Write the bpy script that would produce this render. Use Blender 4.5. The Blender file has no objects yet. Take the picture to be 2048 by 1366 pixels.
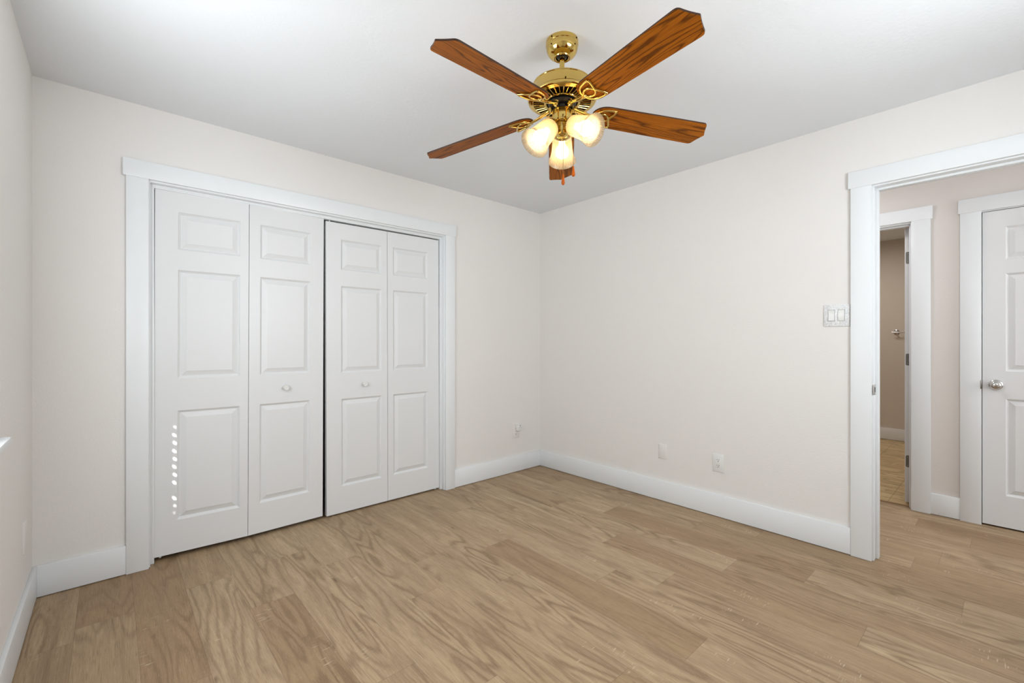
import bpy, bmesh, math, random
from mathutils import Vector, Matrix
random.seed(7)
C = bpy.context.scene.collection
PI = math.pi

# ------------------------------------------------------------------ measures (metres)
XR, YC, XL = 3.098, 3.0462, -0.2747      # right wall, closet wall, left wall planes
YF, H = -0.62, 2.44                      # wall behind the camera, ceiling
XH, XB = 4.25, 7.08                      # hall far wall, bathroom far wall
WT = 0.12                                # wall thickness
CAM_H, YAW, FPX = 1.1984, 0.73129, 893.04
FW = Vector((math.sin(YAW), math.cos(YAW), 0)); RT = Vector((math.cos(YAW), -math.sin(YAW), 0))

# ------------------------------------------------------------------ camera
cam = bpy.data.cameras.new('camera'); co = bpy.data.objects.new('camera', cam); C.objects.link(co)
co.location = (0, 0, CAM_H); co.rotation_euler = (PI/2, 0, -YAW)
cam.sensor_fit = 'HORIZONTAL'; cam.sensor_width = 36; cam.lens = 36*FPX/2048
cam.shift_y = 0.36/2048; cam.clip_start = 0.02
bpy.context.scene.camera = co

# ------------------------------------------------------------------ world, sun, daylight, added fill lamps, exposure
vs = bpy.context.scene.view_settings
vs.view_transform = 'Standard'; vs.look = 'None'; vs.gamma = 1; vs.use_curve_mapping = False
vs.exposure = 0.0
w = bpy.data.worlds.new('sky'); bpy.context.scene.world = w; w.use_nodes = True
wn = w.node_tree.nodes; sky = wn.new('ShaderNodeTexSky'); sky.sky_type = 'NISHITA'; sky.sun_disc = False
sky.sun_elevation = math.radians(25); sky.sun_rotation = math.radians(207)
wn['Background'].inputs['Strength'].default_value = 0.12
w.node_tree.links.new(sky.outputs[0], wn['Background'].inputs[0])

def lamp(kind, name, loc, direction, energy, color=(1, 1, 1), size=None, size_y=None, spread=None):
    l = bpy.data.lights.new(name, kind); l.energy = energy; l.color = color
    if kind == 'AREA':
        l.shape = 'RECTANGLE'; l.size = size; l.size_y = size_y
        if spread: l.spread = spread
    o = bpy.data.objects.new(name, l); C.objects.link(o); o.location = loc
    o.rotation_euler = Vector(direction).to_track_quat('-Z', 'Y').to_euler()
    return o

SUN_DIR = Vector((0.5763, 1.191, -0.74))
s = lamp('SUN', 'sun', (-4, -6, 5), SUN_DIR, 42, (1, 0.97, 0.92)); s.data.angle = math.radians(0.53)
lamp('AREA', 'front_fill', (1.6, YF-0.015, 1.68), (0, 1, 0), 34, (0.885, 0.95, 1), 1.05, 0.8)  # added fill on the room side of the closed front blind
lamp('AREA', 'daylight_left_window', (XL-0.012, 1.64, 1.52), (1, 0, 0.0), 21.5, (0.885, 0.95, 1), 0.84, 1.1)
lamp('AREA', 'hall_end_fill', (3.73, -2.05, 1.5), (0, 1, 0.05), 23, (0.90, 0.95, 1), 0.9, 1.6)  # added unseen fill before the solid hall end wall, no opening there
lamp('AREA', 'hall_top_fill', (3.55, 1.05, 2.425), (0, 0, -1), 7, (0.97, 0.97, 1), 0.35, 0.35)  # added fill without a fixture, brightens the hall and bathroom door edge
lamp('AREA', 'bathroom_fill', (6.0, 1.25, 2.38), (0, 0, -1), 12, (1, 0.93, 0.87), 0.5, 0.3)  # added unseen fill for the bathroom, no fixture there

# ------------------------------------------------------------------ materials
def srgb(r, g, b):
    f = lambda c: (c/12.92 if c <= 0.04045 else ((c+0.055)/1.055)**2.4)
    return (f(r/255), f(g/255), f(b/255), 1)

class NT:
    def __init__(s, name):
        s.m = bpy.data.materials.new(name); s.m.use_nodes = True; s.t = s.m.node_tree
        s.b = s.t.nodes['Principled BSDF']; s.out = s.t.nodes['Material Output']
    def n(s, typ, ins=None, **kw):
        nd = s.t.nodes.new('ShaderNode'+typ)
        for k, v in kw.items(): setattr(nd, k, v)
        for k, v in (ins or {}).items():
            if isinstance(v, bpy.types.NodeSocket): s.t.links.new(v, nd.inputs[k])
            else: nd.inputs[k].default_value = v
        return nd
    def math(s, op, a, b=0.0, c=0.0, clamp=False):
        nd = s.n('Math', {0: a, 1: b, 2: c}, operation=op); nd.use_clamp = clamp; return nd.outputs[0]
    def mix(s, f, a, b, mode='MIX'):
        nd = s.n('MixRGB', {0: f, 1: a, 2: b}, blend_type=mode); return nd.outputs[0]
    def ramp(s, f, stops):
        nd = s.n('ValToRGB', {0: f}); e = nd.color_ramp.elements
        while len(e) < len(stops): e.new(0.5)
        for el, (p, c) in zip(e, stops):
            el.position = p; el.color = c if len(c) == 4 else (*c, 1)
        return nd.outputs[0]
    def rng(s, v, a, b, c=0.0, d=1.0):
        nd = s.n('MapRange', {0: v, 1: a, 2: b, 3: c, 4: d}); return nd.outputs[0]
    def set(s, **kw):
        for k, v in kw.items():
            k = k.replace('_', ' ')
            if isinstance(v, bpy.types.NodeSocket): s.t.links.new(v, s.b.inputs[k])
            else: s.b.inputs[k].default_value = v
        return s
    def bump(s, h, strength, dist):
        nd = s.n('Bump', {'Height': h, 'Strength': strength, 'Distance': dist}); s.t.links.new(nd.outputs[0], s.b.inputs['Normal'])

def paint(name, col, rough, bscale, bstr, bdist, spec=0.3, vary=0.02):
    m = NT(name); tc = m.n('TexCoord').outputs['Object']
    big = m.n('TexNoise', {'Vector': tc, 'Scale': 2.2, 'Detail': 2.0}).outputs[0]
    dark = tuple(c*(1-vary) for c in col[:3])+(1,)
    m.set(Base_Color=m.mix(big, col, dark), Roughness=rough, Specular_IOR_Level=spec)
    if bstr:
        nz = m.n('TexNoise', {'Vector': tc, 'Scale': bscale, 'Detail': 3.0, 'Roughness': 0.55}).outputs[0]
        m.bump(nz, bstr, bdist)
    return m.m

M = {}
M['wall'] = paint('wall_paint', srgb(236, 232, 228), 0.75, 110, 0.22, 0.004)
M['hallwall'] = paint('hall_wall_paint', srgb(228, 221, 215), 0.75, 110, 0.22, 0.004)
M['bathwall'] = paint('bathroom_wall_paint', srgb(214, 204, 192), 0.7, 110, 0.22, 0.004)
M['ceiling'] = paint('ceiling_paint', srgb(236, 238, 240), 0.85, 60, 0.18, 0.006, 0.2)
M['trim'] = paint('white_trim_paint', srgb(237, 239, 240), 0.38, 30, 0.04, 0.002, 0.45, 0.01)
M['door'] = paint('white_door_paint', srgb(229, 229, 229), 0.36, 30, 0.03, 0.002, 0.45, 0.01)
M['plastic'] = paint('white_plastic', srgb(232, 231, 228), 0.3, 20, 0.0, 0.001, 0.5, 0.005)
M['rocker'] = paint('gap_line_grey', srgb(176, 173, 170), 0.35, 20, 0.0, 0.001, 0.5, 0.01)  # grey stands in for the shaded gap round the rockers; also the lens seam
M['platewall'] = paint('wall_coloured_plastic', srgb(234, 230, 226), 0.5, 60, 0.05, 0.001, 0.4, 0.01)
M['dark'] = paint('dark_slot', srgb(28, 26, 24), 0.6, 20, 0, 0.001)
M['closet'] = paint('closet_interior_paint', srgb(150, 146, 140), 0.9, 80, 0.1, 0.003)
M['blind'] = paint('blind_slat', srgb(238, 238, 236), 0.5, 30, 0.02, 0.001)

def metal(name, col, rough, scale=30, var=0.05):
    m = NT(name); tc = m.n('TexCoord').outputs['Object']
    nz = m.n('TexNoise', {'Vector': tc, 'Scale': scale, 'Detail': 3.0}).outputs[0]
    m.set(Base_Color=col, Metallic=1.0, Roughness=m.rng(nz, 0.2, 0.8, rough*(1-var), rough*(1+var)))
    return m.m
M['brass'] = metal('polished_brass', srgb(214, 183, 104), 0.09, 40, 0.25)
M['brassdark'] = metal('brass_slot_backing', srgb(58, 40, 16), 0.45)
M['chrome'] = metal('polished_chrome', srgb(205, 203, 200), 0.12)
M['nickel'] = metal('brushed_nickel', srgb(150, 146, 140), 0.34)
M['steel'] = metal('satin_hinge_steel', srgb(128, 126, 122), 0.5)
M['chain'] = metal('dark_brass_chain', srgb(128, 104, 62), 0.35)
M['black'] = paint('black_enamel', srgb(16, 16, 18), 0.4, 40, 0.05, 0.001, 0.5)

def plate_marble():
    m = NT('marbled_plate'); tc = m.n('TexCoord').outputs['Object']
    a = m.n('TexNoise', {'Vector': tc, 'Scale': 60.0, 'Detail': 4.0, 'Distortion': 2.5}).outputs[0]
    m.set(Base_Color=m.ramp(a, [(0.35, srgb(212, 212, 212)), (0.5, srgb(226, 226, 226)), (0.62, srgb(242, 242, 241))]), Roughness=0.25)
    return m.m
M['marble'] = plate_marble()

def floor_wood():
    m = NT('oak_plank_floor')
    uv = m.n('UVMap', uv_map='plank').outputs[0]
    sp = m.n('SeparateXYZ', {0: uv}); u, v = sp.outputs[0], sp.outputs[1]
    at = m.n('Attribute', attribute_name='tone'); sc = m.n('SeparateColor', {0: at.outputs['Color']})
    tone, r1, r2 = sc.outputs[0], sc.outputs[1], sc.outputs[2]
    def coord(su, sv, k):
        x = m.math('MULTIPLY_ADD', u, su, m.math('MULTIPLY', r1, 91.0+k)); y = m.math('MULTIPLY_ADD', v, sv, m.math('MULTIPLY', r2, 57.0+k))
        return m.n('CombineXYZ', {0: x, 1: y, 2: m.math('MULTIPLY', r1, 13.0+k)}).outputs[0]
    # contour lines of a stretched noise give cathedral and oval figure
    n1 = m.n('TexNoise', {'Vector': coord(8.0, 1.15, 0), 'Scale': 1.0, 'Detail': 1.3, 'Roughness': 0.4, 'Distortion': 0.15}).outputs[0]
    wob = m.n('TexNoise', {'Vector': coord(70, 26, 3), 'Scale': 1.0, 'Detail': 2.0}).outputs[0]
    ph = m.math('ADD', m.math('MULTIPLY', n1, 66.0), m.math('MULTIPLY', wob, 1.8))
    ring = m.math('MULTIPLY_ADD', m.math('SINE', ph), 0.5, 0.5)
    ring = m.math('POWER', ring, 2.4)
    fine = m.n('TexNoise', {'Vector': coord(240, 9, 5), 'Scale': 1.0, 'Detail': 3.0, 'Roughness': 0.6}).outputs[0]
    pore = m.n('TexNoise', {'Vector': coord(520, 34, 6), 'Scale': 1.0, 'Detail': 1.0}).outputs[0]
    broad = m.n('TexNoise', {'Vector': coord(16, 1.6, 7), 'Scale': 1.0, 'Detail': 2.0}).outputs[0]
    fig = m.n('TexNoise', {'Vector': coord(5, 1.1, 9), 'Scale': 1.0, 'Detail': 1.0}).outputs[0]
    light, darkc = srgb(203, 179, 145), srgb(162, 132, 98)
    base = m.mix(tone, light, darkc)
    base = m.mix(m.rng(broad, 0.35, 0.7), base, m.mix(0.5, base, srgb(146, 120, 92)))
    base = m.mix(m.rng(fine, 0.3, 0.75, 0.0, 0.5), base, srgb(136, 110, 84))
    base = m.mix(m.math('MULTIPLY', ring, m.rng(fig, 0.40, 0.62, 0.06, 0.62)), base, srgb(120, 94, 67))
    base = m.mix(m.rng(pore, 0.58, 0.78, 0.0, 0.22), base, srgb(212, 193, 166))
    dk = m.n('TexNoise', {'Vector': coord(300, 14, 8), 'Scale': 1.0, 'Detail': 2.0}).outputs[0]
    base = m.mix(m.rng(dk, 0.56, 0.74, 0.0, 0.42), base, srgb(112, 87, 63))
    st = m.n('TexNoise', {'Vector': coord(24, 0.9, 10), 'Scale': 1.0, 'Detail': 2.0, 'Roughness': 0.55}).outputs[0]
    base = m.mix(m.rng(st, 0.62, 0.78, 0.0, 0.42), base, srgb(118, 92, 66))
    # pale saw-mark ticks running across the board
    tk = m.n('TexNoise', {'Vector': coord(26, 190, 11), 'Scale': 1.0, 'Detail': 0.0}).outputs[0]
    tm = m.n('TexNoise', {'Vector': coord(9, 3.0, 12), 'Scale': 1.0, 'Detail': 1.0}).outputs[0]
    tick = m.math('MULTIPLY', m.rng(tk, 0.70, 0.78), m.rng(tm, 0.62, 0.70))
    base = m.mix(m.math('MULTIPLY', tick, 0.65), base, srgb(212, 194, 168))
    # knots and mineral streaks
    kn = m.n('TexNoise', {'Vector': coord(17, 4.2, 15), 'Scale': 1.0, 'Detail': 2.5, 'Roughness': 0.6}).outputs[0]
    base = m.mix(m.rng(kn, 0.70, 0.80, 0.0, 0.75), base, srgb(92, 68, 47))
    # seams
    ue = m.math('ABSOLUTE', u); seam = m.rng(ue, 0.0943, 0.0951)
    ve = m.math('MINIMUM', v, m.math('SUBTRACT', 1.22, v)); seamv = m.rng(ve, 0.0013, 0.0006)
    sm = m.math('MAXIMUM', seam, seamv)
    base = m.mix(m.math('MULTIPLY', sm, 0.42), base, srgb(96, 74, 54))
    m.set(Base_Color=base, Roughness=m.rng(fine, 0.2, 0.8, 0.46, 0.58), Specular_IOR_Level=0.32)
    m.bump(m.math('SUBTRACT', m.math('MULTIPLY', fine, 0.4), m.math('ADD', m.math('MULTIPLY', ring, 0.25), m.math('MULTIPLY', sm, 1.2))), 0.25, 0.0006)
    return m.m
M['floor'] = floor_wood()

def bath_tile():
    m = NT('bathroom_vinyl_tile'); tc = m.n('TexCoord').outputs['Object']
    mp = m.n('Mapping', {'Vector': tc, 'Rotation': (0, 0, 0.12), 'Scale': (9.0, 2.4, 1)}).outputs[0]
    a = m.n('TexNoise', {'Vector': mp, 'Scale': 1.6, 'Detail': 4.0, 'Distortion': 0.7}).outputs[0]
    vein = m.math('POWER', m.math('SUBTRACT', 1.0, m.math('ABSOLUTE', m.math('MULTIPLY_ADD', a, 16.0, -8.2)), clamp=True), 2.0)
    base = m.mix(m.rng(a, 0.35, 0.65), srgb(216, 192, 146), srgb(198, 168, 116))
    base = m.mix(m.math('MULTIPLY', vein, 0.55), base, srgb(120, 92, 54))
    br = m.n('TexBrick', {'Vector': tc, 'Color1': (0, 0, 0, 1), 'Color2': (0, 0, 0, 1), 'Mortar': (1, 1, 1, 1), 'Scale': 1.0, 'Mortar Size': 0.004, 'Brick Width': 0.61, 'Row Height': 0.305})
    base = m.mix(m.math('MULTIPLY', br.outputs[0], 0.5), base, srgb(150, 122, 84))
    m.set(Base_Color=base, Roughness=0.35)
    return m.m
M['tile'] = bath_tile()

def blade_wood(edge=False):
    m = NT('fan_blade_oak'); tc = m.n('TexCoord').outputs['Object']
    inf = m.n('ObjectInfo').outputs['Random']
    sp = m.n('SeparateXYZ', {0: tc}); x, y = sp.outputs[0], sp.outputs[1]
    def coord(sx, sy, k):
        return m.n('CombineXYZ', {0: m.math('MULTIPLY', x, sx), 1: m.math('MULTIPLY', y, sy), 2: m.math('MULTIPLY_ADD', inf, 40.0, k)}).outputs[0]
    n1 = m.n('TexNoise', {'Vector': coord(1.2, 13, 1.0), 'Scale': 1.0, 'Detail': 1.2}).outputs[0]
    wob = m.n('TexNoise', {'Vector': coord(30, 160, 2.0), 'Scale': 1.0, 'Detail': 2.0}).outputs[0]
    ring = m.math('MULTIPLY_ADD', m.math('SINE', m.math('ADD', m.math('MULTIPLY', n1, 95.0), m.math('MULTIPLY', wob, 2.4))), 0.5, 0.5)
    fine = m.n('TexNoise', {'Vector': coord(7, 560, 3.0), 'Scale': 1.0, 'Detail': 3.0, 'Roughness': 0.6}).outputs[0]
    base = m.mix(m.rng(fine, 0.3, 0.72), srgb(184, 106, 22), srgb(124, 66, 10))
    base = m.mix(m.math('MULTIPLY', m.math('POWER', ring, 4.0), 0.75), base, srgb(66, 32, 8))
    m.set(Base_Color=base, Roughness=0.45, Specular_IOR_Level=0.08)
    return m.m
M['blade'] = blade_wood()
M['bladeedge'] = paint('fan_blade_edge', srgb(58, 34, 18), 0.45, 60, 0.05, 0.001)
def fob():
    m = NT('turned_wood_fob'); tc = m.n('TexCoord').outputs['Object']
    mp = m.n('Mapping', {'Vector': tc, 'Scale': (300, 300, 30)}).outputs[0]
    a = m.n('TexNoise', {'Vector': mp, 'Scale': 1.0, 'Detail': 2.0}).outputs[0]
    m.set(Base_Color=m.mix(a, srgb(198, 98, 14), srgb(152, 66, 8)), Roughness=0.3, Specular_IOR_Level=0.2); return m.m
M['fob'] = fob()

def shade_glass():
    m = NT('ribbed_shade_glass'); t = m.t
    tc = m.n('TexCoord').outputs['Object']; sp = m.n('SeparateXYZ', {0: tc})
    ang = m.math('ARCTAN2', sp.outputs[1], sp.outputs[0])
    rib = m.math('MULTIPLY_ADD', m.math('SINE', m.math('MULTIPLY', ang, 60.0)), 0.5, 0.5)
    tl = m.n('BsdfTranslucent', {'Color': (0.46, 0.39, 0.28, 1)}).outputs[0]
    df = m.n('BsdfDiffuse', {'Color': (0.50, 0.47, 0.41, 1)}).outputs[0]
    tr = m.n('BsdfTransparent', {'Color': (0.97, 0.96, 0.93, 1)}).outputs[0]
    gl = m.n('BsdfGlossy', {'Color': (1, 1, 1, 1), 'Roughness': 0.08}).outputs[0]
    a = m.n('MixShader', {0: 0.30, 1: tl, 2: df}).outputs[0]
    b = m.n('MixShader', {0: m.rng(rib, 0.0, 1.0, 0.10, 0.62), 1: a, 2: tr}).outputs[0]
    fc = m.n('LayerWeight', {'Blend': 0.5}).outputs['Facing']; fr = m.math('MULTIPLY_ADD', m.math('POWER', fc, 4.0), 0.5, 0.05)
    c = m.n('MixShader', {0: m.math('MULTIPLY', fr, 0.8), 1: b, 2: gl}).outputs[0]
    t.links.new(c, m.out.inputs[0]); return m.m
M['shade'] = shade_glass()
def bulb_mat():
    m = NT('lit_bulb'); m.set(Base_Color=(1, 0.95, 0.85, 1), Roughness=0.4)
    m.b.inputs['Emission Color'].default_value = (1.0, 0.72, 0.38, 1); m.b.inputs['Emission Strength'].default_value = 25.0
    return m.m
M['bulb'] = bulb_mat()
def pane():
    m = NT('window_glass'); tr = m.n('BsdfTransparent', {'Color': (0.96, 0.98, 0.97, 1)}).outputs[0]
    gl = m.n('BsdfGlossy', {'Roughness': 0.02}).outputs[0]
    m.t.links.new(m.n('MixShader', {0: 0.06, 1: tr, 2: gl}).outputs[0], m.out.inputs[0]); return m.m
M['pane'] = pane()

# ------------------------------------------------------------------ mesh helpers
WM = {}
class MB:
    """collects shapes in world (or local) coordinates; build() links them as ONE mesh object"""
    def __init__(s): s.bm = bmesh.new()
    def box(s, x0, x1, y0, y1, z0, z1, bev=0.0, mi=0):
        b = bmesh.new(); bmesh.ops.create_cube(b, size=1)
        for v in b.verts: v.co = ((x0+x1)/2+v.co.x*(x1-x0), (y0+y1)/2+v.co.y*(y1-y0), (z0+z1)/2+v.co.z*(z1-z0))
        if bev: bmesh.ops.bevel(b, geom=b.edges[:], offset=bev, segments=2, affect='EDGES', profile=0.5)
        for f in b.faces: f.material_index = mi
        s.add(b); return s
    def add(s, b, mat=None):
        if mat is not None: bmesh.ops.transform(b, matrix=mat, verts=b.verts)
        me = bpy.data.meshes.new('t'); b.to_mesh(me); b.free(); s.bm.from_mesh(me); bpy.data.meshes.remove(me)
    def lathe(s, prof, n=32, mat=None, mi=0, rib=0.0, nr=0):
        b = bmesh.new(); rings = []
        for (r, z) in prof:
            if r < 1e-6: rings.append([b.verts.new((0, 0, z))])
            else:
                rings.append([b.verts.new((r*(1+rib*math.sin(nr*2*PI*k/n))*math.cos(2*PI*k/n), r*(1+rib*math.sin(nr*2*PI*k/n))*math.sin(2*PI*k/n), z)) for k in range(n)])
        for a, c in zip(rings, rings[1:]):
            for k in range(n):
                k2 = (k+1) % n
                if len(a) == 1 and len(c) == 1: continue
                if len(a) == 1: f = (a[0], c[k2], c[k])
                elif len(c) == 1: f = (a[k], a[k2], c[0])
                else: f = (a[k], a[k2], c[k2], c[k])
                b.faces.new(f).material_index = mi
        bmesh.ops.recalc_face_normals(b, faces=b.faces); s.add(b, mat); return s
    def tube(s, pts, r, n=10, closed=False, mi=0, flat=1.0, up=None):
        pts = [Vector(p) for p in pts]; N = len(pts); rr = r if isinstance(r, (list, tuple)) else [r]*N
        b = bmesh.new(); rings = []; up = Vector(up or (0, 0, 1))
        for i, p in enumerate(pts):
            if closed: t = pts[(i+1) % N]-pts[i-1]
            else: t = pts[min(i+1, N-1)]-pts[max(i-1, 0)]
            t.normalize(); sd = t.cross(up)
            if sd.length < 1e-4: sd = t.cross(Vector((1, 0, 0)))
            sd.normalize(); u2 = sd.cross(t)
            rings.append([b.verts.new(p+sd*rr[i]*math.cos(2*PI*k/n)+u2*rr[i]*flat*math.sin(2*PI*k/n)) for k in range(n)])
        R = list(zip(rings, rings[1:])) + ([(rings[-1], rings[0])] if closed else [])
        for a, c in R:
            for k in range(n): b.faces.new((a[k], a[(k+1) % n], c[(k+1) % n], c[k])).material_index = mi
        if not closed: b.faces.new(rings[0]); b.faces.new(rings[-1][::-1])
        bmesh.ops.recalc_face_normals(b, faces=b.faces); s.add(b); return s
    def prism(s, poly, z0, z1, mat=None, mi_side=0, bev=0.0):
        b = bmesh.new(); lo = [b.verts.new((x, y, z0)) for x, y in poly]; hi = [b.verts.new((x, y, z1)) for x, y in poly]
        b.faces.new(lo[::-1]); b.faces.new(hi); n = len(poly)
        for k in range(n): b.faces.new((lo[k], lo[(k+1) % n], hi[(k+1) % n], hi[k])).material_index = mi_side
        bmesh.ops.recalc_face_normals(b, faces=b.faces); s.add(b, mat); return s
    def build(s, name, mats, parent=None, local=None, angle=35):
        me = bpy.data.meshes.new(name); s.bm.to_mesh(me); s.bm.free()
        o = bpy.data.objects.new(name, me); C.objects.link(o)
        for m_ in (mats if isinstance(mats, list) else [mats]): me.materials.append(m_)
        if parent is not None:
            o.parent = parent
            if local is None: me.transform(WM[parent.name].inverted())
        if local is not None:
            o.matrix_local = local; WM[o.name] = (WM[parent.name] if parent else Matrix())@local
        else: WM[o.name] = WM[parent.name] if parent is not None else Matrix()
        for p in me.polygons: p.use_smooth = True
        me.set_sharp_from_angle(angle=math.radians(angle))
        return o

def tag(o, label, cat, group=None, kind=None):
    o['label'] = label; o['category'] = cat
    if group: o['group'] = group
    if kind: o['kind'] = kind
    return o
def thing(name, loc, label, cat, group=None, kind=None, rot=None):
    o = bpy.data.objects.new(name, None); C.objects.link(o); o.location = loc; o.empty_display_size = 0.05
    mt = Matrix.Translation(loc)
    if rot: o.rotation_euler = rot; mt = mt @ rot_euler(rot)
    WM[o.name] = mt; return tag(o, label, cat, group, kind)
def rot_euler(r):
    from mathutils import Euler
    return Euler(r).to_matrix().to_4x4()
def struct(mb, name, mat, label, cat): return tag(mb.build(name, mat), label, cat, kind='structure')

# ------------------------------------------------------------------ floor
def plank_floor(x0, x1, y0, y1):
    W, L, X0 = 0.191, 1.22, 0.0775
    joints = {-1: 2.598, 0: 1.92, 1: 2.66, 2: 2.273, 3: 1.482, 4: 2.45, 5: 1.86, 6: 0.935, 7: 1.70, 8: 2.035, 9: 1.381, 10: 1.1555, 11: 1.62, 12: 2.22, 13: 0.683, 14: 1.36, 15: 1.04, 16: 0.35, 20: 0.411}
    tones = {(-1, 2): 0.95, (-1, 1): 0.55, (0, 1): 0.75, (0, 2): 0.9, (1, 2): 0.62, (1, 1): 0.30, (2, 1): 0.85, (2, 2): 0.35, (3, 1): 0.35, (3, 2): 0.4,
             (8, 1): 0.85, (8, 0): 0.25, (9, 1): 0.35, (9, 0): 0.3, (10, 1): 0.55, (13, 2): 0.8, (20, 1): 0.9, (20, 2): 0.35, (6, 1): 0.75, (7, 1): 0.3, (4, 1): 0.3, (5, 1): 0.45}
    bm = bmesh.new(); uvl = bm.loops.layers.uv.new('plank'); cl = bm.loops.layers.float_color.new('tone')
    n0 = math.floor((x0-X0)/W); n1 = math.ceil((x1-X0)/W)
    for n in range(n0, n1):
        a, b = max(x0, X0+n*W), min(x1, X0+(n+1)*W)
        if b-a < 1e-4: continue
        rg = random.Random(n*31+5); base = joints.get(n, rg.uniform(0, L)); first = base % L - 3*L
        yy = first
        while yy+L < y0: yy += L
        while yy < y1:
            c, d = max(y0, yy), min(y1, yy+L)
            # index of the plank that starts at the listed joint
            rel = round((yy-base)/L); key = (n, 2 if rel == 0 else 1 if rel == -1 else 0)
            rp = random.Random(n*1009+rel*77+3)
            tone = tones.get(key, rp.choice([0.2, 0.3, 0.4, 0.5, 0.6, 0.75]))
            if rel > 0 or rel < -2: tone = rp.uniform(0.2, 0.65)
            tone = min(1, max(0, tone+rp.uniform(-0.06, 0.06)))
            col = (tone, rp.random(), rp.random(), 1)
            vs_ = [bm.verts.new(p) for p in ((a, c, 0), (b, c, 0), (b, d, 0), (a, d, 0))]
            f = bm.faces.new(vs_)
            for lp in f.loops:
                lp[uvl].uv = (lp.vert.co.x-(X0+(n+0.5)*W), lp.vert.co.y-yy); lp[cl] = col
            yy += L
    bmesh.ops.remove_doubles(bm, verts=bm.verts, dist=1e-5)
    b2 = bmesh.new(); bmesh.ops.create_cube(b2, size=1)
    mb = MB(); mb.bm.free(); mb.bm = bm; b2.free()
    mb.box(x0, x1, y0, y1, -0.06, -0.002)
    return mb
struct(plank_floor(XL-0.02, XH+0.065, -2.2, 3.78), 'floor', M['floor'], 'light brown oak plank floor running through the bedroom and hall', 'floor')
struct(MB().box(XH+0.065, XB+0.06, 0.2, 2.3, -0.06, 0.0), 'floor.001', M['tile'], 'tan veined tile floor of the bathroom beyond the hall', 'floor')
struct(MB().box(XL-0.2, XB+0.2, -2.35, 3.95, H, H+0.1), 'ceiling', M['ceiling'], 'flat light grey textured ceiling above the fan', 'ceiling')

# ------------------------------------------------------------------ walls
struct(MB().box(XL-0.14, XL, YF-WT, 1.2, 0, H).box(XL-0.14, XL, 2.08, YC, 0, H).box(XL-0.14, XL, 1.2, 2.08, 0, 0.87).box(XL-0.14, XL, 1.2, 2.08, 2.1, H),
       'wall_left', M['wall'], 'off white wall along the left edge with the window sill', 'wall')
struct(MB().box(XL-0.14, 0.137, YC, YC+0.115, 0, H).box(2.013, XR, YC, YC+0.115, 0, H).box(0.137, 2.013, YC, YC+0.115, 2.062, H),
       'wall_back', M['wall'], 'off white wall that holds the wide closet', 'wall')
struct(MB().box(XR, XR+WT, 0.512, YC+0.115, 0, H).box(XR, XR+WT, -2.2, -0.34, 0, H).box(XR, XR+WT, -0.34, 0.512, 2.062, H),
       'wall_right', M['wall'], 'off white wall with the light switch and the doorway to the hall', 'wall')
struct(MB().box(XL-0.14, 0.95, YF-WT, YF, 0, H).box(2.55, XR, YF-WT, YF, 0, H).box(0.95, 2.55, YF-WT, YF, 0, 0.9).box(0.95, 2.55, YF-WT, YF, 2.1, H),
       'wall_front', M['wall'], 'off white wall behind the camera with the added wide window', 'wall')
struct(MB().box(-0.1, 2.3, 3.72, 3.8, 0, H).box(-0.16, -0.08, YC+0.115, 3.8, 0, H).box(2.28, 2.36, YC+0.115, 3.8, 0, H),
       'wall_closet', M['closet'], 'plain inner walls of the closet behind the folding doors', 'wall')
struct(MB().box(XH, XH+WT, -2.2, -0.655, 0, H).box(XH, XH+WT, 0.137, 0.457, 0, H).box(XH, XH+WT, 1.262, 2.2, 0, H)
       .box(XH, XH+WT, -0.655, 0.137, 2.062, H).box(XH, XH+WT, 0.457, 1.262, 2.062, H),
       'wall_hall', M['hallwall'], 'pinkish off white far wall of the hall seen through the doorway', 'wall')
struct(MB().box(XR+WT, XH, 2.1, 2.2, 0, H), 'wall_hall_back', M['hallwall'], 'end wall of the hall past the bathroom', 'wall')
struct(MB().box(XR+WT, XH, -2.25, -2.15, 0, H), 'wall_hall_front', M['hallwall'], 'end wall of the hall on the camera side', 'wall')
struct(MB().box(XH+WT, 4.95, -0.75, -0.67, 0, H).box(XH+WT, 4.95, 0.14, 0.2, 0, H).box(4.95, 5.03, -0.75, 0.2, 0, H),
       'wall_linen_closet', M['closet'], 'inner walls of the small closet behind the hall door', 'wall')
struct(MB().box(XB, XB+0.1, 0.15, 2.35, 0, H), 'wall_bathroom_far', M['bathwall'], 'tan far wall of the bathroom carrying the towel bar', 'wall')
struct(MB().box(XH+WT, XB, 2.25, 2.35, 0, H), 'wall_bathroom_left', M['bathwall'], 'tan left side wall of the bathroom', 'wall')
struct(MB().box(XH+WT, XB, 0.2, 0.28, 0, H), 'wall_bathroom_right', M['bathwall'], 'tan right side wall of the bathroom behind the open door', 'wall')

# ------------------------------------------------------------------ baseboards
BH, BT, BG = 0.149, 0.015, 0.004
struct(MB().box(XL+BT, 0.056, YC-BT, YC, BG, BH, 0.0015).box(2.092, XR-BT, YC-BT, YC, BG, BH, 0.0015), 'baseboard_back', M['trim'], 'white baseboard on both sides of the closet', 'baseboard')
struct(MB().box(XR-BT, XR, 0.596, YC, BG, BH+0.004, 0.0015), 'baseboard_right', M['trim'], 'tall white baseboard under the light switch wall', 'baseboard')
struct(MB().box(XL, XL+BT, YF, YC, BG, BH, 0.0015), 'baseboard_left', M['trim'], 'white baseboard along the window wall', 'baseboard')
struct(MB().box(XL+BT, XR, YF, YF+BT, BG, BH, 0.0015), 'baseboard_front', M['trim'], 'white baseboard behind the camera', 'baseboard')
struct(MB().box(XH-BT, XH, 0.222, 0.367, BG, BH-0.003, 0.0015), 'baseboard_hall', M['trim'], 'short white baseboard between the two hall doorways', 'baseboard')
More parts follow.
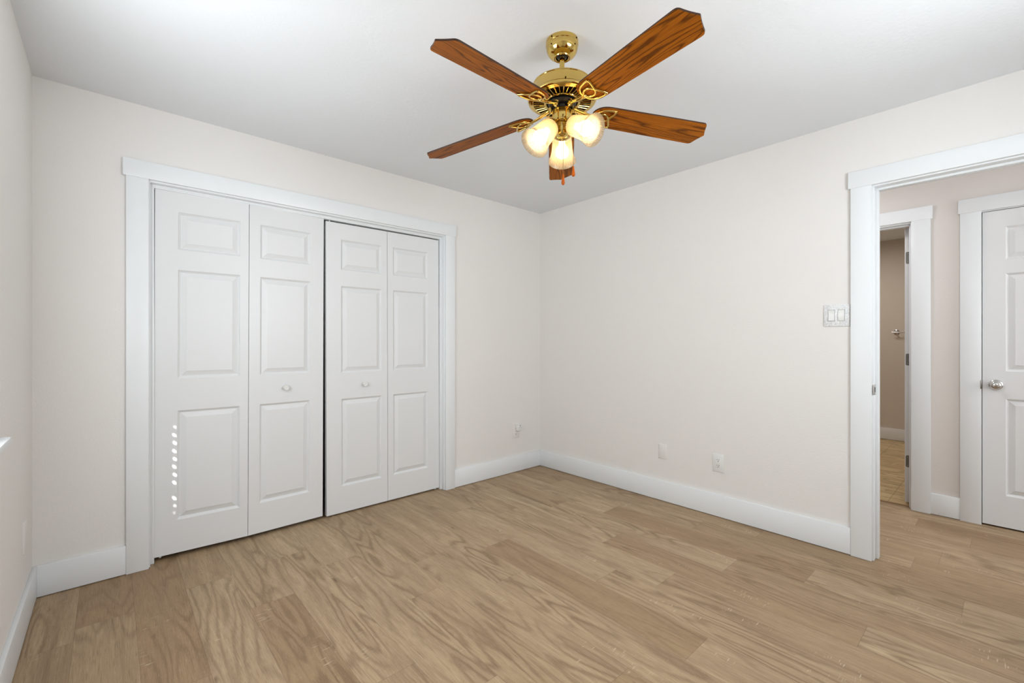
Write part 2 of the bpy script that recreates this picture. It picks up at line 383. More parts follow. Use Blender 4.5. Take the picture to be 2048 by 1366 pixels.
struct(MB().box(XB-BT, XB, 0.28, 2.25, BG, 0.142, 0.0015), 'baseboard_bathroom', M['trim'], 'white baseboard at the foot of the bathroom far wall', 'baseboard')

# ------------------------------------------------------------------ closet trim
t1 = MB()
t1.box(0.056, 0.147, YC-0.018, YC, 0.001, 2.055, 0.0012).box(2.004, 2.092, YC-0.018, YC, 0.001, 2.055, 0.0012)
t1.box(0.043, 2.103, YC-0.020, YC, 2.055, 2.146, 0.0012)
t1.box(0.137, 0.154, YC-0.001, YC+0.115, 0.001, 2.046, 0.0008).box(1.997, 2.013, YC-0.001, YC+0.115, 0.001, 2.046, 0.0008)
t1.box(0.137, 2.013, YC-0.001, YC+0.115, 2.046, 2.062, 0.0008)
t1.box(0.154, 0.172, YC+0.034, YC+0.115, 0.001, 2.046, 0.0012).box(1.984, 1.997, YC+0.034, YC+0.115, 0.001, 2.046, 0.0012)
t1.box(0.172, 1.984, YC+0.035, YC+0.05, 2.0365, 2.046, 0.0008)
trim1 = struct(t1, 'trim_1', M['trim'], 'wide white casing framing the closet opening', 'door trim')
MB().box(0.172, 1.984, YC+0.037, YC+0.10, 2.0285, 2.0365, 0.0008).build('door_track', M['trim'], trim1)

# ------------------------------------------------------------------ panelled doors
def panel_door(w, h, t, panels, two_side=False):
    """front face at y=0 looking to -y, x 0..w, z 0..h"""
    b = bmesh.new()
    xs = sorted({0, w} | {p[0] for p in panels} | {p[1] for p in panels}); zs = sorted({0, h} | {p[2] for p in panels} | {p[3] for p in panels})
    def q(p): b.faces.new([b.verts.new(c) for c in p])
    for i in range(len(xs)-1):
        for j in range(len(zs)-1):
            a, c, e, f = xs[i], xs[i+1], zs[j], zs[j+1]
            if any(p[0]-1e-6 <= a and c <= p[1]+1e-6 and p[2]-1e-6 <= e and f <= p[3]+1e-6 for p in panels): continue
            q([(a, 0, e), (c, 0, e), (c, 0, f), (a, 0, f)])
    ringo = [(0, 0), (0.002, 0.0008), (0.0065, 0.0070), (0.0085, 0.0076), (0.0120, 0.0120), (0.0150, 0.0122), (0.0400, 0.0030), (0.0412, 0.0022)]
    for (a, c, e, f) in panels:
        R = [[(a+o, d, e+o), (c-o, d, e+o), (c-o, d, f-o), (a+o, d, f-o)] for o, d in ringo]
        for r0, r1 in zip(R, R[1:]):
            for k in range(4): q([r0[k], r0[(k+1) % 4], r1[(k+1) % 4], r1[k]])
        q(R[-1])
    q([(w, t, 0), (0, t, 0), (0, t, h), (w, t, h)])
    q([(0, t, 0), (0, 0, 0), (0, 0, h), (0, t, h)]); q([(w, 0, 0), (w, t, 0), (w, t, h), (w, 0, h)])
    q([(0, t, 0), (w, t, 0), (w, 0, 0), (0, 0, 0)]); q([(0, 0, h), (w, 0, h), (w, t, h), (0, t, h)])
    bmesh.ops.remove_doubles(b, verts=b.verts, dist=1e-5)
    m = MB(); m.bm.free(); m.bm = b; return m

LW, LH, LT = 0.4455, 2.006, 0.034
PZ = [(0.181, 0.790), (0.968, 1.574), (1.684, 1.896)]
def leaf_panels(x0): return [(x0, x0+0.302, a, b) for a, b in PZ]
def knob_closet(door, x, z, y=0.0):
    k = MB(); mt = Matrix.Translation((x, y, z)) @ Matrix.Rotation(PI/2, 4, 'X')
    k.lathe([(0.0, 0.0), (0.0085, 0.0), (0.0085, 0.012), (0.013, 0.016), (0.0168, 0.021), (0.0172, 0.025), (0.0150, 0.0285), (0.0115, 0.0275), (0.0095, 0.0262), (0.0040, 0.0270), (0.0030, 0.0262), (0, 0.0260)], 28, mt)
    return k.build('door_knob', M['plastic'], door, local=Matrix())
def bifold(name, loc, tilt, fold, xs, label):
    d = thing(name, loc, label, 'closet door', kind='structure', rot=(0, tilt, 0))
    # two leaves hinged together; fold = how far the seam stands out towards the room
    a = math.asin(fold/LW); c = LW*math.cos(a)
    m1 = Matrix.Rotation(-a, 4, 'Z'); m2 = Matrix.Translation((c+0.0028, -fold, 0)) @ Matrix.Rotation(a, 4, 'Z')
    l1 = panel_door(LW, LH, LT, leaf_panels(xs[0])).build('door_leaf', M['door'], d, local=m1, angle=20)
    l2 = panel_door(LW, LH, LT, leaf_panels(xs[1])).build('door_leaf', M['door'], d, local=m2, angle=20)
    return d, l1, l2
dA, a1, a2 = bifold('door_1', (0.1680, YC+0.050, 0.026), 0.004, 0.020, (0.101, 0.059), 'left pair of white six panel folding closet doors, showing the column of bright sun dots')
knob_closet(a2, 0.205, 0.884)
dB, b1, b2 = bifold('door_2', (1.0885, YC+0.050, 0.0115), -0.003, 0.0, (0.101, 0.043), 'right pair of white folding closet doors, nearer the room corner')
knob_closet(b1, 0.264, 0.884)
# roller pins at the ends of the folding doors
MB().lathe([(0.004, LH), (0.004, LH+0.012), (0.007, LH+0.012), (0.007, LH+0.02), (0, LH+0.02)], 12, Matrix.Translation((0.03, 0.017, 0))).build('roller_pin', M['plastic'], b1, local=Matrix())
MB().lathe([(0.006, -0.010), (0.006, 0.0), (0, 0.0)], 12, Matrix.Translation((0.03, 0.014, 0))).build('pivot_pin', M['plastic'], a1, local=Matrix())
MB().lathe([(0.006, -0.010), (0.006, 0.0), (0, 0.0)], 12, Matrix.Translation((LW-0.03, 0.014, 0))).build('pivot_pin', M['plastic'], b2, local=Matrix())

# ------------------------------------------------------------------ bedroom doorway trim
t2 = MB()
t2.box(XR-0.018, XR, 0.502, 0.595, 0.001, 2.053, 0.0012).box(XR-0.018, XR, -0.43, -0.337, 0.001, 2.053, 0.0012)
t2.box(XR-0.020, XR, -0.442, 0.606, 2.053, 2.145, 0.0012)
t2.box(XR-0.0005, XR+WT+0.0005, 0.494, 0.512, 0.001, 2.045, 0.0008).box(XR-0.0005, XR+WT+0.0005, -0.34, -0.328, 0.001, 2.045, 0.0008)
t2.box(XR-0.0005, XR+WT+0.0005, -0.34, 0.512, 2.045, 2.062, 0.0008)
t2.box(XR+0.046, XR+0.086, 0.482, 0.494, 0.001, 2.033, 0.0012).box(XR+0.046, XR+0.086, -0.328, -0.316, 0.001, 2.033, 0.0012)
t2.box(XR+0.046, XR+0.086, -0.328, 0.494, 2.033, 2.045, 0.0012)
t2.box(XR+WT, XR+WT+0.018, 0.502, 0.595, 0.001, 2.053, 0.0012).box(XR+WT, XR+WT+0.018, -0.43, -0.337, 0.001, 2.053, 0.0012).box(XR+WT, XR+WT+0.02, -0.442, 0.606, 2.053, 2.145, 0.0012)
trim2 = struct(t2, 'trim_2', M['trim'], 'white casing and jambs of the bedroom doorway', 'door trim')
sp_ = MB().box(XR+0.004, XR+0.034, 0.4925, 0.4945, 0.907, 0.964, 0.0008)
sp_.box(XR+0.008, XR+0.020, 0.4915, 0.4935, 0.922, 0.948, 0.0004, 1)
sp_.tube([(XR+0.006, 0.4935, 0.936), (XR-0.004, 0.494, 0.936), (XR-0.010, 0.497, 0.936)], 0.0275, 4, flat=0.04, up=(0, 1, 0))
sp_.build('strike_plate', [M['chrome'], M['dark']], trim2)

# ------------------------------------------------------------------ hall doorways
t3 = MB()
t3.box(XH-0.018, XH, 0.367, 0.468, 0.001, 2.053, 0.0012).box(XH-0.018, XH, 1.25, 1.345, 0.001, 2.053, 0.0012).box(XH-0.020, XH, 0.357, 1.356, 2.053, 2.144, 0.0012)
t3.box(XH-0.0005, XH+WT+0.0005, 0.457, 0.474, 0.001, 2.043, 0.0008).box(XH-0.0005, XH+WT+0.0005, 1.244, 1.262, 0.001, 2.043, 0.0008).box(XH-0.0005, XH+WT+0.0005, 0.457, 1.262, 2.043, 2.062, 0.0008)
t3.box(XH+0.035, XH+0.075, 0.474, 0.485, 0.001, 2.032, 0.0012).box(XH+0.035, XH+0.075, 0.474, 1.244, 2.032, 2.043, 0.0012).box(XH+0.035, XH+0.075, 1.233, 1.244, 0.001, 2.032, 0.0012)
struct(t3, 'trim_3', M['trim'], 'white casing of the bathroom doorway across the hall', 'door trim')
t4 = MB()
t4.box(XH-0.018, XH, 0.123, 0.222, 0.001, 2.053, 0.0012).box(XH-0.018, XH, -0.742, -0.643, 0.001, 2.053, 0.0012).box(XH-0.020, XH, -0.753, 0.231, 2.053, 2.145, 0.0012)
t4.box(XH-0.0005, XH+WT+0.0005, 0.1245, 0.137, 0.001, 2.0475, 0.0008).box(XH-0.0005, XH+WT+0.0005, -0.655, -0.643, 0.001, 2.0475, 0.0008).box(XH-0.0005, XH+WT+0.0005, -0.655, 0.137, 2.0475, 2.062, 0.0008)
t4.box(XH+0.042, XH+0.08, 0.112, 0.1245, 0.001, 2.047, 0.001).box(XH+0.042, XH+0.08, -0.643, -0.63, 0.001, 2.047, 0.001).box(XH+0.042, XH+0.08, -0.63, 0.112, 2.034, 2.047, 0.001)
trim4 = struct(t4, 'trim_4', M['trim'], 'white casing around the closed panel door across the hall', 'door trim')
MB().box(XH-0.0195, XH+0.03, 0.1215, 0.1285, 0.890, 0.946, 0.0008).build('strike_plate', M['nickel'], trim4)

# closed hall door, latch side on the left
HW = 0.757
d4 = thing('door_3', (XH+0.003, 0.1195, 0.011), 'white six panel door with an oval chrome knob, closed, across the hall', 'door', kind='structure', rot=(0, 0, -PI/2))
hz = [(0.201, 0.822), (0.997, 1.625), (1.711, 1.925)]
pw = 0.235
l4 = panel_door(HW, 2.033, 0.035, [(x, x+pw, a, b) for x in (0.102, HW-0.102-pw) for a, b in hz]).build('door_leaf', M['door'], d4, local=Matrix(), angle=20)
kb = MB(); kmt = Matrix.Translation((0.0600, 0, 0.909)) @ Matrix.Rotation(PI/2, 4, 'X')
kb.lathe([(0.0, 0.0), (0.0335, 0.0), (0.0335, 0.004), (0.031, 0.008), (0.024, 0.011), (0.0135, 0.014), (0.0115, 0.022), (0.0120, 0.028), (0.019, 0.033), (0.0255, 0.040), (0.0272, 0.047), (0.0255, 0.054), (0.020, 0.060), (0.010, 0.0635), (0, 0.0642)], 40, kmt)
kb.build('door_knob', M['chrome'], d4, local=Matrix(), angle=50)

# bathroom door standing open into the bathroom
d5 = thing('door_4', (XH+WT+0.003, 0.484, 0.015), 'white bathroom door standing open, its hinge edge with three grey hinges facing the hall', 'door', kind='structure')
MB().box(XH+WT+0.003, XH+WT+0.763, 0.484, 0.519, 0.015, 2.036, 0.001).build('door_leaf', M['door'], d5)
def hinge_leaf(z):
    poly = []
    for k in range(7):
        a = PI/2*k/6; poly.append((0.020+0.009*math.cos(a)-0.0, 0.0345+0.009*math.sin(a)))
    poly += [(0.0, 0.0435), (0.0, -0.0435)]
    for k in range(7):
        a = -PI/2+PI/2*k/6; poly.append((0.020+0.009*math.cos(a), -0.0345+0.009*math.sin(a)))
    mt = Matrix.Translation((XH+WT+0.0035, 0.484, z)) @ Matrix(((0, 0, -1, 0), (1, 0, 0, 0), (0, 1, 0, 0), (0, 0, 0, 1)))
    m_ = MB().prism(poly, 0, 0.0022, mt)
    for dz, dy in ((-0.03, 0.018), (0.0, 0.010), (0.03, 0.018)):
        m_.lathe([(0, 0.0032), (0.0028, 0.0030), (0.0034, 0.0020)], 10, mt @ Matrix.Translation((dy, dz, 0)), mi=1)
    m_.tube([(XH+WT-0.002, 0.480, z-0.0435), (XH+WT-0.002, 0.480, z+0.0435)], 0.005, 10)
    return m_
for z in (1.817, 1.0665, 0.316): hinge_leaf(z).build('door_hinge', [M['steel'], M['nickel']], d5)

# transition strip between hall planks and bathroom tile
struct(MB().box(XH+0.052, XH+0.078, 0.476, 1.242, -0.001, 0.005, 0.002), 'trim_5', paint('threshold_brown', srgb(150, 118, 84), 0.5, 60, 0.1, 0.001), 'thin brown threshold strip in the bathroom doorway', 'threshold')

# ------------------------------------------------------------------ windows (left wall; the one behind the camera is added for light)
w1 = thing('window_1', (XL-0.10, 1.64, 0.87), 'white framed window of the left wall with a bright white sill', 'window', kind='structure')
f1 = MB()
for a in ((1.2, 1.24), (2.04, 2.08)): f1.box(XL-0.13, XL-0.09, a[0], a[1], 0.87, 2.10, 0.002)
f1.box(XL-0.13, XL-0.09, 1.2, 2.08, 2.06, 2.10, 0.002).box(XL-0.13, XL-0.09, 1.2, 2.08, 0.89, 0.93, 0.002)
f1.build('window_frame', M['trim'], w1)
MB().box(XL-0.113, XL-0.109, 1.23, 2.05, 0.92, 2.07).build('window_pane', M['pane'], w1)
MB().box(XL-0.085, XL, 1.202, 2.078, 0.871, 0.890, 0.001).box(XL, XL+0.034, 1.11, 2.170, 0.868, 0.890, 0.003).build('window_sill', M['trim'], w1)
w2 = thing('window_added', (1.75, YF-0.10, 0.9), 'wide white framed window added behind the camera to account for fill light', 'window', kind='structure')
f2 = MB()
for a in ((0.95, 0.99), (1.73, 1.77), (2.51, 2.55)): f2.box(a[0], a[1], YF-0.11, YF-0.07, 0.9, 2.1, 0.002)
f2.box(0.95, 2.55, YF-0.11, YF-0.07, 2.06, 2.1, 0.002).box(0.95, 2.55, YF-0.11, YF-0.07, 0.9, 0.94, 0.002)
f2.build('window_frame', M['trim'], w2)
MB().box(0.98, 2.52, YF-0.092, YF-0.088, 0.93, 2.07).build('window_pane', M['pane'], w2)

# blinds: closed slats; the left one lets the sun through its cord holes, the added front one keeps it out
HOLE_Y, BX = 1.9, XL-0.040
dots = [457, 505, 552, 600, 647, 693, 741, 787, 880, 925, 965]
def slat_blind(name, label, y0, y1, z0, z1, holes):
    o = thing(name, (BX, (y0+y1)/2, z0), label, 'window blind')
    m_ = MB(); p = 0.0432; k = 0; z = z0+0.03
    while z < z1-0.06:
        c = z
        a, b = c-0.0255, c+0.0255; x0, x1 = BX-0.0007, BX+0.0007
        x0 -= 0.0024*(k % 2); x1 -= 0.0024*(k % 2)
        hs = [h_ for h_ in holes if abs(h_[0]-c) < p/2]
        if hs:
            hz_, hh, hw = hs[0]
            m_.box(x0, x1, y0, HOLE_Y-hw/2, a, b).box(x0, x1, HOLE_Y+hw/2, y1, a, b)
            m_.box(x0, x1, HOLE_Y-hw/2, HOLE_Y+hw/2, a, hz_-hh/2).box(x0, x1, HOLE_Y-hw/2, HOLE_Y+hw/2, hz_+hh/2, b)
        else: m_.box(x0, x1, y0, y1, a, b)
        z += p; k += 1
    m_.build('slats', M['blind'], o)
    MB().box(BX-0.012, BX+0.008, y0, y1, 0.8905, max(z0+0.008, 0.915), 0.002).build('bottom_rail', M['blind'], o)
    MB().box(BX-0.025, BX+0.025, y0, y1, z1-0.05, z1-0.002, 0.002).build('headrail', M['blind'], o)
    return o
zd = []
for i, y in enumerate(dots):
    py = 700+y/2.9696; t = (CAM_H-0)/1
    # dot height on the door leaf, then carried back along the sun to the blind
    dep = Vector((0.2616, YC+0.044, 0)).dot(FW); z = CAM_H-(py-683.36)*dep/FPX
    k = (0.2616-BX)/SUN_DIR.x; zd.append((z-SUN_DIR.z*k, (0.0045 if i in (0, 9) else 0.003 if i == 10 else 0.0086), 0.023 if i not in (0, 9, 10) else 0.018))
zb = zd[-1][0]-0.0432*0.0
slat_blind('window_blind', 'closed white slat blind in the left window with cord holes that let sun dots through', 1.205, 2.075, zd[8][0]-0.0432*3-0.03, 2.09, [(h, a, b) for h, a, b in zd])
def sun_block_blind():
    o = thing('window_blind', (1.75, YF-0.03, 0.92), 'closed white slat blind added behind the camera to keep the sun out', 'window blind')
    m_ = MB(); z = 0.94; k = 0
    while z < 2.03:
        dx = 0.0024*(k % 2); m_.box(0.97, 2.53, YF-0.0312-dx, YF-0.0288-dx, z-0.0255, z+0.0255); z += 0.0432; k += 1
    m_.build('slats', M['blind'], o)
    MB().box(0.97, 2.53, YF-0.055, YF-0.005, 2.04, 2.09, 0.002).build('headrail', M['blind'], o)
sun_block_blind()

# ------------------------------------------------------------------ wall plates
def plate(mb, axis, c, wv, hv, t=0.0058, b=0.0022):
    """axis 'y': on the closet wall, 'x': on the right wall, 'l': left wall; c=(along, z)"""
    a, z = c
    if axis == 'y': mb.box(a-wv/2, a+wv/2, YC-t, YC+0.001, z-hv/2, z+hv/2, b)
    if axis == 'x': mb.box(XR-t, XR+0.001, a-wv/2, a+wv/2, z-hv/2, z+hv/2, b)
    if axis == 'l': mb.box(XL-0.001, XL+t, a-wv/2, a+wv/2, z-hv/2, z+hv/2, b)
    return mb
def slots(mb, axis, a, z, t, mi=1):
    """two blade slots and a round ground hole, slightly proud dark insets"""
    def bx(da, dz, w_, h_):
        if axis == 'y': mb.box(a+da-w_/2, a+da+w_/2, YC-t-0.0003, YC-t+0.001, z+dz-h_/2, z+dz+h_/2, 0, mi)
        else: mb.box(XR-t-0.0003, XR-t+0.001, a+da-w_/2, a+da+w_/2, z+dz-h_/2, z+dz+h_/2, 0, mi)
    bx(-0.0064, 0.004, 0.0024, 0.0085); bx(0.0064, 0.004, 0.0024, 0.0068)
    rot = Matrix.Rotation(PI/2, 4, 'X') if axis == 'y' else Matrix.Rotation(-PI/2, 4, 'Y')
    loc = (a, YC-t-0.0003, z-0.0075) if axis == 'y' else (XR-t-0.0003, a, z-0.0075)
    mb.lathe([(0, 0.0), (0.0027, 0.0), (0.0027, -0.001)], 12, Matrix.Translation(loc) @ rot, mi)

# duplex outlet on the closet wall by the corner, night light plugged in above
o1 = thing('power_outlet', (2.780, YC, 0.375), 'white duplex power outlet on the closet wall near the room corner, lower socket free', 'power outlet', 'power outlets low on the walls')
plate(MB(), 'y', (2.780, 0.374), 0.080, 0.127).build('cover_plate', M['platewall'], o1)
for z in (0.394, 0.345):
    r_ = MB().lathe([(0, 0), (0.0165, 0), (0.0165, -0.003)], 24, Matrix.Translation((2.780, YC-0.0070, z)) @ Matrix.Rotation(PI/2, 4, 'X'))
    slots(r_, 'y', 2.780, z, 0.0070); r_.build('socket', [M['platewall'], M['dark']], o1)
n1 = thing('night_light', (2.797, YC-0.007, 0.378), 'small white plug-in unit with a dark dot, plugged into the outlet by the room corner', 'night light')
MB().box(2.772, 2.822, YC-0.040, YC-0.0075, 0.376, 0.436, 0.006).build('housing', M['plastic'], n1)
MB().lathe([(0, 0), (0.0042, 0), (0.0042, -0.002)], 14, Matrix.Translation((2.800, YC-0.0402, 0.4255)) @ Matrix.Rotation(PI/2, 4, 'X')).build('sensor', M['dark'], n1)
MB().tube([(2.776, YC-0.0402, 0.404), (2.784, YC-0.0404, 0.4085), (2.797, YC-0.0405, 0.410), (2.812, YC-0.0404, 0.4085), (2.818, YC-0.0402, 0.407)], 0.0011, 6, up=(0, 1, 0)).build('lens_seam', M['rocker'], n1)

o2 = thing('power_outlet', (XR, 1.333, 0.366), 'white power outlet with rectangular socket face on the right wall, right of the blank plate', 'power outlet', 'power outlets low on the walls')
plate(MB(), 'x', (1.333, 0.3665), 0.076, 0.121).build('cover_plate', M['plastic'], o2)
r_ = MB().box(XR-0.0072, XR-0.004, 1.333-0.0168, 1.333+0.0168, 0.3665-0.0335, 0.3665+0.0335, 0.001)
slots(r_, 'x', 1.333, 0.3875, 0.0072); slots(r_, 'x', 1.333, 0.3475, 0.0072); r_.build('socket', [M['plastic'], M['dark']], o2)

bp = plate(MB(), 'x', (1.745, 0.3705), 0.070, 0.108).build('blank_wall_plate', M['platewall']); tag(bp, 'blank wall coloured cover plate low on the right wall, left of the outlet', 'wall plate')
lp_ = plate(MB(), 'l', (2.768, 0.378), 0.076, 0.125, 0.0065, 0.001).build('wall_plate', M['platewall']); tag(lp_, 'wall coloured plate seen edge on, low on the left wall by the corner', 'wall plate')

s1 = thing('light_switch', (XR, 0.6625, 1.348), 'white double light switch plate beside the bedroom doorway', 'light switch')
plate(MB(), 'x', (0.6625, 1.348), 0.123, 0.124, 0.0062, 0.002).build('cover_plate', M['marble'], s1)
def rocker(y, up):
    """grey rim painting the shaded gap, and a paddle creased so its halves shade unequally"""
    m_ = MB(); m_.box(XR-0.0066, XR-0.004, y-0.0168, y+0.0168, 1.349-0.0335, 1.349+0.0335, 0.0004, 1)
    b = bmesh.new(); pts = []
    yy0, yy1 = y-0.0142, y+0.0142; za, zm, zc = 1.349-0.0305, 1.349, 1.349+0.0305
    top, mid, bot = (0.0078, 0.0148, 0.0078) if up else (0.0148, 0.0078, 0.0148)
    P = lambda x, yv, zv: b.verts.new((XR-x, yv, zv))
    f = [[P(d, yy0, z), P(d, yy1, z)] for d, z in ((bot, za), (mid, zm), (top, zc))]; bk = [[P(0.004, yy0, z), P(0.004, yy1, z)] for z in (za, zm, zc)]
    for i in range(2):
        b.faces.new((f[i][0], f[i][1], f[i+1][1], f[i+1][0]))
        for k in range(2): b.faces.new((f[i][k], f[i+1][k], bk[i+1][k], bk[i][k]))
    b.faces.new((f[0][0], f[0][1], bk[0][1], bk[0][0])); b.faces.new((f[2][0], f[2][1], bk[2][1], bk[2][0]))
    bmesh.ops.recalc_face_normals(b, faces=b.faces); m_.add(b); return m_
rocker(0.6865, False).build('rocker', [M['plastic'], M['rocker']], s1)
rocker(0.6400, True).build('rocker', [M['plastic'], M['rocker']], s1)

# ------------------------------------------------------------------ towel bar in the bathroom
tb = thing('towel_bar', (XB, 0.66, 1.31), 'slim chrome towel bar on the tan bathroom wall', 'towel bar')
for y in (0.914, 0.42):
    MB().lathe([(0, 0.010), (0.022, 0.009), (0.031, 0.005), (0.033, 0.0)], 28, Matrix.Translation((XB, y, 1.31)) @ Matrix.Rotation(-PI/2, 4, 'Y')).tube([(XB-0.008, y, 1.31), (XB-0.066, y, 1.31)], 0.007, 12).build('bracket', M['chrome'], tb)
MB().tube([(XB-0.066, 0.950, 1.31), (XB-0.066, 0.385, 1.31)], 0.0075, 14).build('bar', M['chrome'], tb)

# ------------------------------------------------------------------ ceiling fan
FD, FLAT = 1.85, 0.2074
FX = FW*FD+RT*FLAT
fan = thing('ceiling_fan', (FX.x, FX.y, H), 'brass ceiling fan with five oak blades and three lit ribbed glass shades', 'ceiling fan')
AX = Matrix.Translation((FX.x, FX.y, 0))
can = MB().lathe([(0, H-0.0005), (0.0668, H-0.0005), (0.0668, 2.4235), (0.0650, 2.4215), (0.0650, 2.417), (0.0645, 2.409), (0.0610, 2.397), (0.0540, 2.386), (0.0445, 2.379), (0.0375, 2.3765), (0.0345, 2.3755), (0.0335, 2.3725), (0.0320, 2.3705), (0.0290, 2.3705), (0.0262, 2.3725), (0.0255, 2.378), (0.0240, 2.384), (0, 2.384)], 56, AX)
canopy = can.build('canopy', M['brass'], fan)
def screw(ang, r, z, mat, parent, rr=0.0036):
    d = RT*math.sin(ang)-FW*math.cos(ang)
    q = Vector((d.x, d.y, 0)).to_track_quat('Z', 'Y').to_matrix().to_4x4()
    return MB().lathe([(0, 0.0022), (rr*0.8, 0.0018), (rr, 0.0), (rr, -0.002)], 12, Matrix.Translation((FX.x+d.x*r, FX.y+d.y*r, z)) @ q).build('screw', mat, parent)
for a in (-0.78, 0.95): screw(a, 0.0668, 2.432, M['brassdark'], canopy)
for a in (-0.85, 0.85): screw(a, 0.0635, 2.405, M['brassdark'], canopy, 0.003)
MB().lathe([(0, 2.3835), (0.0235, 2.3835), (0.0220, 2.377), (0.0150, 2.3735), (0, 2.3725)], 24, AX).build('ball_joint', M['black'], fan)
MB().lathe([(0, 2.378), (0.0105, 2.378), (0.0105, 2.262), (0, 2.262)], 24, AX).build('downrod', M['brass'], fan)
mot = MB().lathe([(0.0, 2.270), (0.016, 2.270), (0.020, 2.2675), (0.060, 2.2675), (0.100, 2.2660), (0.1165, 2.2635), (0.1215, 2.2600), (0.1225, 2.2565), (0.1210, 2.2545), (0.1215, 2.2520), (0.1235, 2.2180), (0.1250, 2.2160),
                  (0.1285, 2.2140), (0.1300, 2.2118), (0.1335, 2.2095), (0.1385, 2.2065), (0.1415, 2.2020), (0.1420, 2.1975), (0.1405, 2.1930), (0.1370, 2.1900), (0.1320, 2.1890), (0.1300, 2.1900), (0.1295, 2.196)], 72, AX)
housing = mot.build('motor_housing', M['brass'], fan)
screw(0.0, 0.1232, 2.2225, M['brassdark'], housing, 0.0028)
gr = MB().lathe([(0.1297, 2.1965), (0.060, 2.2000), (0.0, 2.2000)], 48, AX, 1)
gr.lathe([(0.1300, 2.1895), (0.1220, 2.1870), (0.1195, 2.1880), (0.1190, 2.1905)], 64, AX)
gr.lathe([(0.0755, 2.1870), (0.0745, 2.1845), (0.0690, 2.1835), (0.0655, 2.1850), (0.0640, 2.1890)], 56, AX)
for k in range(40):
    a = 2*PI*k/40; e = Vector((math.cos(a), math.sin(a), 0)); p0, p1 = FX+e*0.073, FX+e*0.121
    gr.tube([(p0.x, p0.y, 2.1862), (p1.x, p1.y, 2.1890)], [0.0021, 0.0030], 8)
gr.build('vent_grille', [M['brass'], M['brassdark']], housing)
MB().lathe([(0, 2.198), (0.058, 2.198), (0.058, 2.182), (0.052, 2.1745), (0.045, 2.1715), (0.030, 2.1695), (0.024, 2.1600), (0.024, 2.150), (0, 2.150)], 40, AX).build('flywheel', M['black'], fan)

# blades
def arc(p, q, bulge, n=8):
    p, q = Vector(p), Vector(q); d = q-p; nrm = Vector((-d.y, d.x))
    return [p+d*t+nrm*bulge*4*t*(1-t) for t in [i/n for i in range(n+1)]]
R0, R1, RS, HR, HT = 0.131, 0.662, 0.6325, 0.0590, 0.0663
def blade_outline():
    up = []
    for k in range(9):                                   # half-round root
        a = PI-(PI/2)*k/8; up.append(Vector((0.196+0.065*math.cos(a), HR*math.sin(a)**0.85 if math.sin(a) > 0 else 0)))
    up.append(Vector((0.40, (HR+HT)/2+0.0005)))
    up += [Vector((RS-0.016, HT)), Vector((RS-0.009, HT-0.0005)), Vector((RS-0.003, HT-0.0025)), Vector((RS+0.001, HT-0.0060))]
    up += arc((RS+0.004, HT-0.0105), (R1-0.0015, 0.004), -0.026, 8) + [Vector((R1, 0.0))]
    dn = [Vector((v.x, -v.y)) for v in up[::-1] if abs(v.y) > 1e-6]
    return [(v.x, v.y) for v in up+dn]
def catmull(P, n=6):
    P = [Vector(p) for p in P]; out = []
    for i in range(len(P)-1):
        a, b, c, d = P[max(i-1, 0)], P[i], P[i+1], P[min(i+2, len(P)-1)]
        for k in range(n):
            t = k/n; out.append(0.5*((2*b)+(c-a)*t+(2*a-5*b+4*c-d)*t*t+(3*b-a-3*c+d)*t**3))
    return out+[P[-1]]
def bracket_mesh():
    m_ = MB(); z = -0.0038
    for s_ in (1, -1):
        outer = catmull([(0.143, 0.0*s_, z), (0.149, 0.022*s_, z), (0.167, 0.040*s_, z), (0.195, 0.0475*s_, z), (0.222, 0.0500*s_, z)])
        inner = catmull([(0.222, 0.0500*s_, z), (0.2175, 0.030*s_, z), (0.2095, 0.012*s_, z), (0.2040, 0.0*s_, z), (0.1955, -0.0135*s_, z), (0.180, -0.0215*s_, z), (0.162, -0.0185*s_, z), (0.150, -0.008*s_, z), (0.144, 0.0, z)])
        for cv in (outer, inner): m_.tube(cv, 0.0047, 8, flat=0.9)
    for (x, y) in ((0.216, 0.0465), (0.216, -0.0465), (0.152, 0.0)):
        m_.lathe([(0, -0.0100), (0.0035, -0.0090), (0.0050, -0.0060), (0.0050, 0.0)], 12, Matrix.Translation((x, y, 0)))
    # flared arm running in to the flywheel
    m_.tube(catmull([(0.044, 0, 0.0175), (0.058, 0, 0.0120), (0.085, 0, 0.0050), (0.118, 0, -0.0025), (0.143, 0, -0.0045), (0.152, 0, -0.0042)], 4),
            [0.0120]*5+[0.0100]*6+[0.0085]*4+[0.0085]*3+[0.0095]*2+[0.0070], 12, flat=0.62)
    m_.lathe([(0, 0.004), (0.0115, 0.004), (0.0115, 0.024), (0, 0.024)], 14, Matrix.Translation((0.046, 0, 0.0)))
    m_.lathe([(0, -0.001), (0.0045, 0.0), (0.006, 0.004)], 12, Matrix.Translation((0.046, 0, 0.0)))
    return m_
BASE, PIT, BZ = 0.1043, 0.2086, 2.157
DROOP = (-0.075, -0.0618, -0.0391, -0.0662, -0.1364)
blade_me = brk_me = None
